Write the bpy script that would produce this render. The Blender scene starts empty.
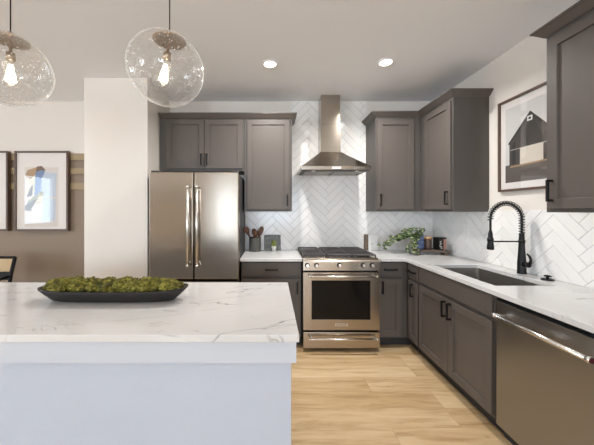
import bpy, bmesh, math, random
from mathutils import Vector, Matrix, noise
PI = math.pi
SC = bpy.context.scene
COL = SC.collection

# ------------------------------------------------------------ camera
cd = bpy.data.cameras.new('camera')
cam = bpy.data.objects.new('camera', cd)
COL.objects.link(cam)
CAM_Z = 1.397
cam.location = (0, 0, CAM_Z)
cam.rotation_euler = (PI/2, 0, 0)
cd.sensor_width = 36.0
cd.lens = 16.97
cd.shift_x = 0.0421
cd.shift_y = -0.0202
cd.clip_start = 0.05
SC.camera = cam

# ------------------------------------------------------------ view / world
vs = SC.view_settings
vs.view_transform = 'Standard'
vs.look = 'None'
vs.gamma = 1.0
vs.use_curve_mapping = False
vs.exposure = 0.22
SC.cycles.max_bounces = 16
SC.cycles.diffuse_bounces = 12
SC.cycles.glossy_bounces = 6
SC.cycles.transparent_max_bounces = 24

W = bpy.data.worlds.new('world'); SC.world = W
W.use_nodes = True
bg = W.node_tree.nodes['Background']
bg.inputs[0].default_value = (0.72, 0.84, 1.0, 1)
bg.inputs[1].default_value = 1.2

def area(name, loc, rot, sx, sy, power, color):
    l = bpy.data.lights.new(name, 'AREA'); l.shape = 'RECTANGLE'
    l.size = sx; l.size_y = sy; l.energy = power; l.color = color
    o = bpy.data.objects.new(name, l); COL.objects.link(o)
    o.location = loc; o.rotation_euler = rot
    return o
# daylight arriving through the windows of the room behind and left of the camera; last left one added
DAY = (0.76, 0.88, 1.0)
area('daylight_rear', (-2.12, -7.56, 1.25), (PI/2, 0, 0), 1.2, 2.3, 44, DAY)
area('daylight_rear', (0.30, -7.56, 1.50), (PI/2, 0, 0), 2.2, 1.8, 205, DAY)
area('left_wall_light', (-7.13, -1.65, 1.72), (0, -PI/2, 0), 1.5, 1.1, 20, DAY)
area('left_wall_light', (-7.13, -4.60, 1.35), (0, -PI/2, 0), 1.9, 3.0, 330, DAY)
area('left_wall_light', (-7.13, 1.35, 1.60), (0, -PI/2, 0), 1.5, 1.8, 62, DAY)  # added light at an invented window, brightens right wall and ceiling

# ------------------------------------------------------------ node helpers
def srgb(r, g, b):
    f = lambda c: (c/255/12.92) if c/255 <= .04045 else ((c/255+.055)/1.055)**2.4
    return (f(r), f(g), f(b), 1)

class NT:
    def __init__(s, name):
        m = bpy.data.materials.new(name); m.use_nodes = True
        s.m = m; s.t = m.node_tree; s.n = s.t.nodes; s.n.clear()
        s.out = s.n.new('ShaderNodeOutputMaterial')
    def add(s, typ, **kw):
        n = s.n.new(typ)
        for k, v in kw.items():
            if k in n.inputs: n.inputs[k].default_value = v
            else: setattr(n, k, v)
        return n
    def link(s, a, ao, b, bi): s.t.links.new(a.outputs[ao], b.inputs[bi])
    def math(s, op, a, b=None, clamp=False):
        n = s.n.new('ShaderNodeMath'); n.operation = op; n.use_clamp = clamp
        for i, v in enumerate((a, b)):
            if v is None: continue
            if isinstance(v, (int, float)): n.inputs[i].default_value = v
            else: s.t.links.new(v, n.inputs[i])
        return n.outputs[0]
    def coords(s, scale=(1, 1, 1), rot=(0, 0, 0)):
        tc = s.n.new('ShaderNodeTexCoord'); mp = s.n.new('ShaderNodeMapping')
        mp.inputs['Scale'].default_value = scale; mp.inputs['Rotation'].default_value = rot
        s.t.links.new(tc.outputs['Object'], mp.inputs['Vector'])
        return mp.outputs['Vector']
    def noise(s, vec, scale, detail=3, rough=.5, dist=0):
        n = s.n.new('ShaderNodeTexNoise')
        n.inputs['Scale'].default_value = scale; n.inputs['Detail'].default_value = detail
        n.inputs['Roughness'].default_value = rough; n.inputs['Distortion'].default_value = dist
        s.t.links.new(vec, n.inputs['Vector'])
        return n.outputs['Fac']
    def ramp(s, fac, stops):
        n = s.n.new('ShaderNodeValToRGB')
        cr = n.color_ramp
        while len(cr.elements) < len(stops): cr.elements.new(.5)
        for e, (p, c) in zip(cr.elements, stops):
            e.position = p; e.color = c if len(c) == 4 else (*c, 1)
        s.t.links.new(fac, n.inputs[0])
        return n.outputs[0]
    def mix(s, fac, a, b, mode='MIX'):
        n = s.n.new('ShaderNodeMixRGB'); n.blend_type = mode
        for i, v in enumerate((fac, a, b)):
            if isinstance(v, (int, float)): n.inputs[i].default_value = v
            elif isinstance(v, tuple): n.inputs[i].default_value = v
            else: s.t.links.new(v, n.inputs[i])
        return n.outputs[0]
    def principled(s, color=None, rough=.5, metal=0, bump=None, bump_str=.1, bump_dist=.01, **kw):
        p = s.n.new('ShaderNodeBsdfPrincipled')
        if isinstance(color, tuple): p.inputs['Base Color'].default_value = color
        elif color is not None: s.t.links.new(color, p.inputs['Base Color'])
        if isinstance(rough, (int, float)): p.inputs['Roughness'].default_value = rough
        else: s.t.links.new(rough, p.inputs['Roughness'])
        p.inputs['Metallic'].default_value = metal
        for k, v in kw.items(): p.inputs[k.replace('_', ' ')].default_value = v
        if bump is not None:
            b = s.n.new('ShaderNodeBump'); b.inputs['Strength'].default_value = bump_str
            b.inputs['Distance'].default_value = bump_dist
            s.t.links.new(bump, b.inputs['Height']); s.t.links.new(b.outputs[0], p.inputs['Normal'])
        s.t.links.new(p.outputs[0], s.out.inputs[0])
        return p

def paint(name, col, rough=.5, scale=60, bump=.03, var=.03, **kw):
    t = NT(name); v = t.coords()
    n = t.noise(v, scale, 3)
    n2 = t.noise(v, 2.2, 2)
    c = t.mix(t.math('MULTIPLY', n2, 1.0), tuple(x*(1-var) for x in col[:3])+(1,), tuple(min(1, x*(1+var)) for x in col[:3])+(1,))
    t.principled(c, rough, 0, n, bump, .004, **kw)
    return t.m

M = {}
M['cabinet'] = paint('painted_grey_wood', srgb(91, 84, 79), .46, 90, .02, Specular_IOR_Level=.38)
M['cabinet_in'] = paint('grey_cabinet_box', srgb(82, 77, 73), .5, 90, .02)
M['toe'] = paint('dark_toe_kick', srgb(46, 44, 44), .6)
M['black'] = paint('matte_black_metal', srgb(13, 12, 12), .45, 200, .01, Specular_IOR_Level=.3)
M['gap'] = paint('black_gap_rubber', srgb(12, 12, 12), .7)
M['wall'] = paint('warm_white_wall_paint', srgb(227, 220, 212), .75, 160, .12, .015)
M['ceiling'] = paint('ceiling_paint', srgb(236, 238, 242), .8, 90, .16, .012)
M['taupe'] = paint('taupe_wall_paint', srgb(140, 123, 105), .6, 160, .06, .02)
M['tan_board'] = paint('tan_trim_paint', srgb(160, 140, 108), .55, 80, .03)
M['island'] = paint('island_paint_daylight_tint', srgb(178, 185, 197), .6, 120, .22, .01)  # white paint with the blue of the window daylight mixed into its colour
M['trim_white'] = paint('trim_paint_daylight_tint', srgb(188, 193, 202), .5, 100, .02, .01)  # lighter trim, same daylight blue put into the colour
M['rearwall'] = paint('brown_room_paint', srgb(150, 132, 112), .7, 120, .05)
M['white'] = paint('white_satin', srgb(235, 233, 230), .4, 100, .01)
M['white_cer'] = paint('white_ceramic', srgb(236, 234, 230), .2, 60, .01)
M['blue_cer'] = paint('blue_glazed_ceramic', srgb(84, 98, 134), .3, 70, .06, .12)
M['crock'] = paint('dark_grey_stoneware', srgb(92, 90, 86), .35, 80, .05, .08)
M['frame'] = paint('dark_brown_frame_wood', srgb(92, 72, 60), .45, 60, .06, .1)
M['mat'] = paint('off_white_mat_board', srgb(228, 223, 219), .8, 200, .04, .01)
M['soil'] = paint('dark_soil', srgb(48, 36, 28), .9, 150, .6, .2)
M['bowl'] = paint('charcoal_stained_wood', srgb(40, 37, 36), .5, 50, .15, .15, Specular_IOR_Level=.3)
M['spring'] = paint('black_spring_steel', srgb(30, 29, 29), .3, 200, .01)
M['copper'] = paint('dull_copper_tin', srgb(176, 128, 112), .4, 70, .04, .1)
M['silver_dark'] = paint('graphite_cast_iron', srgb(62, 60, 60), .5, 250, .2, .08)
M['cushion'] = paint('tan_woven_seat', srgb(196, 172, 136), .9, 220, .4, .08)
M['deepred'] = paint('dark_red_enamel', srgb(70, 24, 28), .3)

def wood(name, c1, c2, scale=(2, 20, 20), rough=.5):
    t = NT(name); v = t.coords(scale)
    n = t.noise(v, 2.5, 5, .6, .6)
    c = t.ramp(n, [(.3, c1), (.7, c2)])
    t.principled(c, rough, 0, n, .15, .003)
    return t.m
M['tray_wood'] = wood('dark_tray_wood', srgb(62, 47, 38), srgb(98, 78, 64), (2, 14, 14))
M['spoon_wood'] = wood('brown_utensil_wood', srgb(72, 44, 28), srgb(122, 78, 50), (14, 14, 3))
M['light_wood'] = wood('pale_lid_wood', srgb(168, 130, 92), srgb(196, 158, 116), (8, 8, 8))
M['spine'] = wood('brown_spine', srgb(94, 78, 64), srgb(116, 98, 82), (3, 3, 30))

def steel(name, col, rough=.26, aniso=.55):
    t = NT(name); v = t.coords((1.0, 1.0, 90))
    n = t.noise(v, 4, 3)
    v2 = t.coords((3, 3, .35)); n2 = t.noise(v2, 1.4, 2)
    r = t.math('ADD', t.math('MULTIPLY', n, .04), rough-.02)
    p = t.principled(col, r, 1.0)
    p.inputs['Anisotropic'].default_value = aniso
    p.inputs['Anisotropic Rotation'].default_value = .25
    tg = t.add('ShaderNodeTangent', direction_type='RADIAL', axis='Z'); t.link(tg, 0, p, 'Tangent')
    b = t.add('ShaderNodeBump'); b.inputs['Strength'].default_value = .05; b.inputs['Distance'].default_value = .02
    t.t.links.new(n2, b.inputs['Height']); t.link(b, 0, p, 'Normal')
    return t.m
def metal(name, col, rough):
    t = NT(name); n = t.noise(t.coords(), 120, 2)
    t.principled(col, t.math('ADD', t.math('MULTIPLY', n, .06), rough-.03), 1.0); return t.m
M['steel'] = steel('brushed_stainless_steel', (.41, .36, .305, 1), .21)
M['steel_dw'] = steel('brushed_stainless_dark', (.33, .335, .345, 1), .3)
M['sinksteel'] = steel('satin_sink_steel', (.44, .42, .40, 1), .36, .2)
M['chrome'] = metal('satin_polished_steel', (.80, .77, .73, 1), .25)
M['brass'] = metal('satin_champagne_metal', (.50, .40, .30, 1), .28)

def quartz():
    t = NT('white_veined_quartz')
    def layer(rot, scl, scale, wdt, dist, mscale, lo, detail=4):
        v = t.coords((1, 1, 1), (0, 0, rot))
        m = t.n.new('ShaderNodeMapping'); m.inputs['Scale'].default_value = scl
        t.t.links.new(v, m.inputs['Vector'])
        n = t.noise(m.outputs[0], scale, detail, .5, dist)
        a = t.math('ABSOLUTE', t.math('SUBTRACT', n, .5))
        ln = t.math('SUBTRACT', 1.0, t.math('DIVIDE', a, wdt), True)
        mk = t.noise(v, mscale, 3)
        mk = t.math('MULTIPLY', t.math('SUBTRACT', mk, lo), 9.0, True)
        return t.math('MULTIPLY', ln, mk, True)
    a = layer(-.30, (.6, 2.3, 1), 1.5, .0060, .20, 3.1, .47)
    b = layer(-.12, (.7, 2.8, 1), 2.2, .0055, .3, 4.3, .50)
    c2 = layer(.75, (.9, 2.0, 1), 2.6, .0050, .4, 3.7, .58)
    v = t.coords(); cl = t.noise(v, 1.6, 3)
    base = t.ramp(cl, [(.35, srgb(200, 199, 198)), (.7, srgb(211, 210, 209))])
    c = t.mix(t.math('MULTIPLY', a, .75), base, srgb(104, 101, 100))
    c = t.mix(t.math('MULTIPLY', b, .6), c, srgb(120, 114, 108))
    c = t.mix(t.math('MULTIPLY', c2, .5), c, srgb(130, 122, 112))
    t.principled(c, .14, 0)
    return t.m
M['quartz'] = quartz()

def floor_mat():
    t = NT('light_oak_plank_floor'); v = t.coords()
    br = t.add('ShaderNodeTexBrick', offset=.37, offset_frequency=3, squash=1.0)
    for k, x in (('Scale', 1.0), ('Brick Width', 1.22), ('Row Height', .18), ('Mortar Size', .0012), ('Mortar Smooth', .1), ('Bias', 0.0)):
        br.inputs[k].default_value = x
    br.inputs['Color1'].default_value = (0, 0, 0, 1); br.inputs['Color2'].default_value = (1, 1, 1, 1)
    br.inputs['Mortar'].default_value = (.5, .5, .5, 1)
    t.t.links.new(v, br.inputs['Vector'])
    # grain offset per plank
    add = t.n.new('ShaderNodeVectorMath'); add.operation = 'ADD'
    sc = t.n.new('ShaderNodeVectorMath'); sc.operation = 'SCALE'; sc.inputs['Scale'].default_value = 7
    t.t.links.new(br.outputs['Color'], sc.inputs[0]); t.t.links.new(sc.outputs[0], add.inputs[1]); t.t.links.new(v, add.inputs[0])
    mp = t.n.new('ShaderNodeMapping'); mp.inputs['Scale'].default_value = (1.3, 11, 1)
    t.t.links.new(add.outputs[0], mp.inputs['Vector'])
    g = t.noise(mp.outputs[0], 1.8, 6, .62, .5)
    mp2 = t.n.new('ShaderNodeMapping'); mp2.inputs['Scale'].default_value = (.8, 3.0, 1)
    t.t.links.new(add.outputs[0], mp2.inputs['Vector'])
    g2 = t.noise(mp2.outputs[0], 1.3, 2, .5, .3)
    c = t.ramp(g, [(.25, srgb(172, 142, 102)), (.5, srgb(220, 196, 156)), (.75, srgb(236, 216, 182))])
    c = t.mix(t.math('MULTIPLY', g2, .5), c, srgb(172, 134, 88))
    pl = t.mix(br.outputs['Color'], srgb(232, 224, 214), (1, 1, 1, 1))
    c = t.mix(1.0, c, pl, 'MULTIPLY')
    c = t.mix(t.math('MULTIPLY', br.outputs['Fac'], .45), c, srgb(110, 80, 52))
    kv = t.n.new('ShaderNodeTexVoronoi'); kv.inputs['Scale'].default_value = 2.0
    mk = t.n.new('ShaderNodeMapping'); mk.inputs['Scale'].default_value = (1.0, 1.8, 1)
    t.t.links.new(v, mk.inputs['Vector']); t.t.links.new(mk.outputs[0], kv.inputs['Vector'])
    k = t.math('SUBTRACT', 1.0, t.math('MULTIPLY', kv.outputs['Distance'], 22.0), True)
    c = t.mix(t.math('MULTIPLY', k, .6), c, srgb(110, 74, 46))
    t.principled(c, .42, 0, g, .06, .003)
    return t.m
M['floor'] = floor_mat()

def tile_mat():
    t = NT('glossy_white_ceramic_tile')
    at = t.add('ShaderNodeAttribute', attribute_name='tone')
    c = t.ramp(at.outputs['Fac'], [(0, srgb(233, 231, 228)), (1, srgb(239, 237, 234))])
    v = t.coords(); n = t.noise(v, 14, 2)
    t.principled(c, .17, 0, n, .06, .004)
    return t.m
M['tile'] = tile_mat()
M['grout'] = paint('pale_grey_grout', srgb(176, 173, 170), .85)

def thin_glass(name, tint=(1, 1, 1, 1), base=.04, edge=.5, rough=.02, bubbles=False):
    t = NT(name)
    tr = t.add('ShaderNodeBsdfTransparent'); tr.inputs[0].default_value = tint
    gl = t.add('ShaderNodeBsdfGlossy'); gl.inputs['Roughness'].default_value = rough
    gl.inputs[0].default_value = (1, 1, 1, 1)
    lw = t.add('ShaderNodeLayerWeight'); lw.inputs[0].default_value = .5
    f = t.math('POWER', lw.outputs['Facing'], 3.5)
    f = t.math('ADD', t.math('MULTIPLY', f, edge), base, True)
    mx = t.add('ShaderNodeMixShader')
    if bubbles:
        v = t.coords()
        vo = t.n.new('ShaderNodeTexVoronoi'); vo.inputs['Scale'].default_value = 75
        t.t.links.new(v, vo.inputs['Vector'])
        bb = t.math('SUBTRACT', 1.0, t.math('MULTIPLY', vo.outputs['Distance'], 3.4), True)
        no = t.noise(v, 8, 2)
        mask = t.math('MULTIPLY', t.math('SUBTRACT', no, .36), 6.0, True)
        bb = t.math('MULTIPLY', bb, mask)
        f = t.math('ADD', f, t.math('MULTIPLY', bb, .6), True)
        bp = t.add('ShaderNodeBump'); bp.inputs['Strength'].default_value = .5; bp.inputs['Distance'].default_value = .006
        hh = t.math('ADD', bb, t.math('MULTIPLY', no, .6))
        t.t.links.new(hh, bp.inputs['Height']); t.link(bp, 0, gl, 'Normal')
    t.t.links.new(f, mx.inputs[0]); t.link(tr, 0, mx, 1); t.link(gl, 0, mx, 2)
    if bubbles:
        df = t.add('ShaderNodeBsdfDiffuse'); tl = t.add('ShaderNodeBsdfTranslucent')
        df.inputs[0].default_value = tl.inputs[0].default_value = (.95, .95, .95, 1)
        m2 = t.add('ShaderNodeMixShader'); m2.inputs[0].default_value = .5; t.link(df, 0, m2, 1); t.link(tl, 0, m2, 2)
        m3 = t.add('ShaderNodeMixShader')
        e2 = t.math('MULTIPLY', t.math('POWER', lw.outputs['Facing'], 6.0), .6)
        f3 = t.math('ADD', t.math('ADD', t.math('MULTIPLY', bb, .95), e2), .045, True)
        t.t.links.new(f3, m3.inputs[0]); t.link(mx, 0, m3, 1); t.link(m2, 0, m3, 2); mx = m3
    t.link(mx, 0, t.out, 0)
    return t.m
M['pane'] = thin_glass('picture_glass', (1, 1, 1, 1), .045, .8, .015)
M['globe'] = thin_glass('seeded_clear_glass', (.955, .95, .94, 1), .035, .75, .05, True)
M['bulb_glass'] = thin_glass('clear_bulb_glass', (1, .99, .97, 1), .06, .6)
M['winglass'] = thin_glass('window_glass', (1, 1, 1, 1), .02, .4)
def emis(name, col, s):
    t = NT(name); e = t.add('ShaderNodeEmission'); e.inputs[0].default_value = col; e.inputs[1].default_value = s
    t.link(e, 0, t.out, 0); return t.m
M['can_lens'] = emis('lit_downlight_lens', (1, .96, .90, 1), 5)
M['filament'] = emis('glowing_filament', (1, .90, .76, 1), 14)
M['bulb_glow'] = emis('glowing_bulb_core', (1, .93, .82, 1), 9)
def ovenglass():
    t = NT('dark_oven_glass'); v = t.coords((1, 1, 60)); n = t.noise(v, 1, 2)
    t.principled(srgb(20, 18, 17), .08, 0, Specular_IOR_Level=.2); return t.m
M['ovenglass'] = ovenglass()

def moss_mat():
    t = NT('green_reindeer_moss'); v = t.coords()
    n = t.noise(v, 42, 4, .7); n2 = t.noise(v, 11, 2)
    c = t.ramp(n, [(.3, srgb(44, 44, 14)), (.5, srgb(106, 102, 34)), (.7, srgb(172, 162, 76))])
    d = t.ramp(n2, [(.35, srgb(96, 80, 40)), (.55, srgb(255, 255, 255))])
    c = t.mix(.55, c, d, 'MULTIPLY')
    n3 = t.noise(v, 160, 2)
    t.principled(c, .95, 0, n3, 1.0, .006); return t.m
M['moss'] = moss_mat()
def leaf_mat():
    t = NT('variegated_ivy_leaf'); v = t.coords(); n = t.noise(v, 48, 2)
    c = t.ramp(n, [(.34, srgb(36, 54, 28)), (.54, srgb(72, 92, 50)), (.62, srgb(150, 158, 112)), (.72, srgb(216, 214, 178))])
    t.principled(c, .45, 0); return t.m
M['leaf'] = leaf_mat()
M['stem'] = paint('green_stem', srgb(96, 112, 60), .6)
M['succ'] = paint('yellow_green_succulent', srgb(132, 142, 70), .5, 80, .1, .25)
def mosaic():
    t = NT('grey_speckled_print'); v = t.coords()
    vo = t.n.new('ShaderNodeTexVoronoi'); vo.inputs['Scale'].default_value = 70; t.t.links.new(v, vo.inputs['Vector'])
    c = t.ramp(vo.outputs['Distance'], [(.15, srgb(214, 212, 204)), (.4, srgb(120, 126, 122)), (.7, srgb(60, 66, 66))])
    t.principled(c, .5); return t.m
M['mosaic'] = mosaic()
def flat(name, c, r=.7): return paint(name, srgb(*c), r, 120, .02, .05)

# ------------------------------------------------------------ mesh helpers
def box(bm, x0, x1, y0, y1, z0, z1, bev=0, seg=1, mi=0):
    x0, x1 = sorted((x0, x1)); y0, y1 = sorted((y0, y1)); z0, z1 = sorted((z0, z1))
    vs_ = [bm.verts.new((x, y, z)) for z in (z0, z1) for y in (y0, y1) for x in (x0, x1)]
    fs = []
    for q in ((0, 2, 3, 1), (4, 5, 7, 6), (0, 1, 5, 4), (2, 6, 7, 3), (0, 4, 6, 2), (1, 3, 7, 5)):
        f = bm.faces.new([vs_[i] for i in q]); f.material_index = mi; fs.append(f)
    if bev > 0:
        es = list({e for f in fs for e in f.edges})
        r = bmesh.ops.bevel(bm, geom=es, offset=bev, segments=seg, affect='EDGES', profile=.5)
        for f in r['faces']: f.material_index = mi
    return fs

def tube(bm, pts, r, n=10, cap=True, mi=0):
    pts = [Vector(p) for p in pts]
    rs = r if isinstance(r, (list, tuple)) else [r]*len(pts)
    rings = []; prev = None
    for i, p in enumerate(pts):
        d = (pts[min(i+1, len(pts)-1)] - pts[max(i-1, 0)]).normalized()
        if prev is None:
            a = Vector((0, 0, 1)) if abs(d.z) < .9 else Vector((1, 0, 0))
            u = d.cross(a).normalized()
        else:
            u = (prev - d*prev.dot(d)).normalized()
        w = d.cross(u); prev = u
        rings.append([bm.verts.new(p + (u*math.cos(2*PI*k/n) + w*math.sin(2*PI*k/n))*rs[i]) for k in range(n)])
    for a, b in zip(rings, rings[1:]):
        for k in range(n):
            f = bm.faces.new((a[k], a[(k+1) % n], b[(k+1) % n], b[k])); f.material_index = mi; f.smooth = True
    if cap:
        for rr, rev in ((rings[0], True), (rings[-1], False)):
            f = bm.faces.new(rr[::-1] if rev else rr); f.material_index = mi
    return rings

def lathe(bm, prof, c=(0, 0, 0), n=32, cap=(False, False), mi=0, smooth=True):
    rings = []
    for r, z in prof:
        if r < 1e-6: rings.append([bm.verts.new((c[0], c[1], c[2]+z))])
        else: rings.append([bm.verts.new((c[0]+r*math.cos(2*PI*k/n), c[1]+r*math.sin(2*PI*k/n), c[2]+z)) for k in range(n)])
    for a, b in zip(rings, rings[1:]):
        for k in range(n):
            k2 = (k+1) % n
            if len(a) == 1 and len(b) == 1: continue
            if len(a) == 1: f = bm.faces.new((a[0], b[k2], b[k]))
            elif len(b) == 1: f = bm.faces.new((a[k], a[k2], b[0]))
            else: f = bm.faces.new((a[k], a[k2], b[k2], b[k]))
            f.smooth = smooth; f.material_index = mi
    if cap[0] and len(rings[0]) > 1: bm.faces.new(rings[0][::-1]).material_index = mi
    if cap[1] and len(rings[-1]) > 1: bm.faces.new(rings[-1]).material_index = mi

def prism(bm, pts, a, b, mi=0):
    """pts: list of Vector3 outline; extruded from offset a to b (both Vectors)."""
    a, b = Vector(a), Vector(b)
    A = [bm.verts.new(Vector(p)+a) for p in pts]; B = [bm.verts.new(Vector(p)+b) for p in pts]
    n = len(pts); fs = [bm.faces.new(A[::-1]), bm.faces.new(B)]
    for i in range(n): fs.append(bm.faces.new((A[i], A[(i+1) % n], B[(i+1) % n], B[i])))
    for f in fs: f.material_index = mi
    return fs

def slab_cells(bm, us, vs_, keep, z0, z1, axes='xy', mats=None):
    """grid of cells in plane (u,v), thickness z0..z1 in third axis; only boundary faces."""
    cache = {}
    def P(i, j, k):
        key = (i, j, k)
        if key not in cache:
            u, v, w = us[i], vs_[j], (z0, z1)[k]
            co = {'xy': (u, v, w), 'xz': (u, w, v), 'yz': (w, u, v)}[axes]
            cache[key] = bm.verts.new(co)
        return cache[key]
    K = lambda i, j: 0 <= i < len(us)-1 and 0 <= j < len(vs_)-1 and keep(i, j)
    for i in range(len(us)-1):
        for j in range(len(vs_)-1):
            if not K(i, j): continue
            mi = mats(i, j) if mats else 0
            fl = [(P(i, j, 0), P(i, j+1, 0), P(i+1, j+1, 0), P(i+1, j, 0)), (P(i, j, 1), P(i+1, j, 1), P(i+1, j+1, 1), P(i, j+1, 1))]
            if not K(i-1, j): fl.append((P(i, j, 0), P(i, j, 1), P(i, j+1, 1), P(i, j+1, 0)))
            if not K(i+1, j): fl.append((P(i+1, j, 0), P(i+1, j+1, 0), P(i+1, j+1, 1), P(i+1, j, 1)))
            if not K(i, j-1): fl.append((P(i, j, 0), P(i+1, j, 0), P(i+1, j, 1), P(i, j, 1)))
            if not K(i, j+1): fl.append((P(i, j+1, 0), P(i, j+1, 1), P(i+1, j+1, 1), P(i+1, j+1, 0)))
            for q in fl: bm.faces.new(q).material_index = mi

def sweep(bm, path, prof, side=1):
    """path 2-D polyline, prof [(outward offset, z)] closed profile; mitred corners."""
    P = [Vector(p) for p in path]; n = len(P)
    def nrm(a, b):
        d = (b-a).normalized(); return Vector((d.y, -d.x))*side
    rings = []
    for i in range(n):
        if i == 0: m = nrm(P[0], P[1])
        elif i == n-1: m = nrm(P[-2], P[-1])
        else:
            a, b = nrm(P[i-1], P[i]), nrm(P[i], P[i+1]); m = (a+b); m = m/(m.dot(a))
        rings.append([bm.verts.new((P[i].x+m.x*d, P[i].y+m.y*d, z)) for d, z in prof])
    k = len(prof)
    for a, b in zip(rings, rings[1:]):
        for j in range(k): bm.faces.new((a[j], a[(j+1) % k], b[(j+1) % k], b[j]))
    bm.faces.new(rings[0]); bm.faces.new(rings[-1][::-1])

OFF = {}
def obj(name, bm, mat, parent=None, smooth=False, fix=True):
    me = bpy.data.meshes.new(name)
    off = OFF.get(parent.name, Vector((0, 0, 0))) if parent else Vector((0, 0, 0))
    if off.length: bmesh.ops.translate(bm, verts=bm.verts, vec=-off)
    if fix: bmesh.ops.recalc_face_normals(bm, faces=bm.faces)
    bm.to_mesh(me); bm.free()
    for m in (mat if isinstance(mat, (list, tuple)) else [mat]): me.materials.append(M[m] if isinstance(m, str) else m)
    if smooth:
        for p in me.polygons: p.use_smooth = True
    o = bpy.data.objects.new(name, me); COL.objects.link(o)
    if parent: o.parent = parent
    OFF[o.name] = off
    return o

def thing(name, label, cat, loc=(0, 0, 0), group=None):
    o = bpy.data.objects.new(name, None); COL.objects.link(o); o.location = loc
    o.empty_display_size = .1
    o['label'] = label; o['category'] = cat
    if group: o['group'] = group
    OFF[o.name] = Vector(loc)
    return o
def tag(o, label, cat, group=None, kind=None):
    o['label'] = label; o['category'] = cat
    if group: o['group'] = group
    if kind: o['kind'] = kind
    return o
def struct(name, bm, mat, parent=None, smooth=False):
    o = obj(name, bm, mat, parent, smooth)
    if not parent: o['kind'] = 'structure'
    return o
def copy_tree(o, parent=None):
    c = o.copy(); COL.objects.link(c)
    if parent: c.parent = parent
    for ch in list(o.children): copy_tree(ch, c)
    return c
def origin_mesh(o, loc):
    """top-level single mesh: put its origin at loc"""
    loc = Vector(loc); o.data.transform(Matrix.Translation(-loc)); o.location = loc
    return o
B = bmesh.new

# ------------------------------------------------------------ the room
XW, YW, ZC = 1.987, 3.457, 2.743
XL, YR = -7.0, -7.5
bm = B(); box(bm, XL-.12, XW+.12, YR-.12, YW+.12, -.1, 0); struct('floor', bm, 'floor')
bm = B(); box(bm, XL-.12, XW+.12, YR-.12, YW+.12, ZC, ZC+.1); struct('ceiling', bm, 'ceiling')
# back wall, its lower part left of the column painted taupe
bm = B()
slab_cells(bm, [XL-.12, -1.907, XW+.12], [0, 2.10, ZC], lambda i, j: True, YW, YW+.12, 'xz', lambda i, j: 1 if (i == 0 and j == 0) else 0)
struct('wall_back', bm, ['wall', 'taupe'])
bm = B(); box(bm, XW, XW+.12, YR-.12, YW, 0, ZC); struct('wall_right', bm, 'wall')
# column beside the refrigerator
bm = B(); box(bm, -1.907, -1.262, 2.84, YW, 0, ZC, .004); struct('wall_column', bm, 'wall')
# left wall with two window openings and a third added for light
ys = [YR-.12, -6.1, -3.1, -2.2, -1.1, .45, 2.25, YW]; zs = [0, .4, .97, 2.45, ZC]
def kl(i, j):
    if i == 1 and j in (1, 2): return False
    if i in (3, 5) and j == 2: return False
    return True
bm = B(); slab_cells(bm, ys, zs, kl, XL-.12, XL, 'yz'); struct('wall_left', bm, 'wall')
xs = [XL, -2.72, -1.52, -.8, 1.4, XW]; zs = [0, .1, .6, 2.4, ZC]
def kr(i, j):
    if i == 1 and j in (1, 2): return False
    if i == 3 and j == 2: return False
    return True
bm = B(); slab_cells(bm, xs, zs, kr, YR-.12, YR, 'xz'); struct('wall_rear', bm, 'rearwall')

def window(name, u0, u1, v0, v1, axis, w, d, mull=1, blinds=False):
    """axis 'x': window in wall of constant Y=w; 'y': wall of constant X=w; d = inward direction"""
    def bx(bm, a0, a1, b0, b1, c0, c1):
        if axis == 'x': box(bm, a0, a1, w+d*b0, w+d*b1, c0, c1)
        else: box(bm, w+d*b0, w+d*b1, a0, a1, c0, c1)
    f = B(); t = .05
    bx(f, u0, u0+t, -.08, -.02, v0, v1); bx(f, u1-t, u1, -.08, -.02, v0, v1)
    bx(f, u0+t, u1-t, -.08, -.02, v0, v0+t); bx(f, u0+t, u1-t, -.08, -.02, v1-t, v1)
    for k in range(mull):
        c = u0+(u1-u0)*(k+1)/(mull+1); bx(f, c-.02, c+.02, -.08, -.02, v0+t, v1-t)
    root = struct(name, f, 'white')
    g = B(); bx(g, u0+t, u1-t, -.052, -.048, v0+t, v1-t); obj('pane', g, 'winglass', root)
    if blinds:
        s = B(); z = v0+.03
        while z < v1-.02:
            bx(s, u0+.01, u1-.01, -.015, .012, z, z+.003); z += .045
        o = obj('blind', s, 'white', root)
window('window_1', -2.72, -1.52, .1, 2.4, 'x', YR, 1, 1)
window('window_2', -.8, 1.4, .6, 2.4, 'x', YR, 1, 1)
window('window_3', -2.2, -1.1, .97, 2.45, 'y', XL, 1, 0, True)
window('window_4', -6.1, -3.1, .4, 2.45, 'y', XL, 1, 1, True)

window('window_added', .45, 2.25, .97, 2.45, 'y', XL, 1, 1, True)  # unseen window added to brighten the walls

# tan boards on the taupe wall
for k, (z0, z1) in enumerate(((2.015, 2.092), (1.846, 1.922), (1.655, 1.737))):
    bm = B(); box(bm, XL, -1.907, YW-.018, YW, z0, z1, .002); struct('trim_%d' % (k+1), bm, 'tan_board')

# ------------------------------------------------------------ herringbone backsplash
def clip(poly, rect):
    u0, u1, v0, v1 = rect
    for ax, lim, sg in ((0, u0, 1), (0, u1, -1), (1, v0, 1), (1, v1, -1)):
        out = []
        for i in range(len(poly)):
            a, b = poly[i-1], poly[i]
            ia, ib = sg*(a[ax]-lim) >= 0, sg*(b[ax]-lim) >= 0
            if ia != ib:
                t = (lim-a[ax])/(b[ax]-a[ax]); out.append((a[0]+t*(b[0]-a[0]), a[1]+t*(b[1]-a[1])))
            if ib: out.append(b)
        poly = out
        if len(poly) < 3: return []
    return poly
def area2(p): return abs(sum(p[i-1][0]*p[i][1]-p[i][0]*p[i-1][1] for i in range(len(p))))/2

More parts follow.
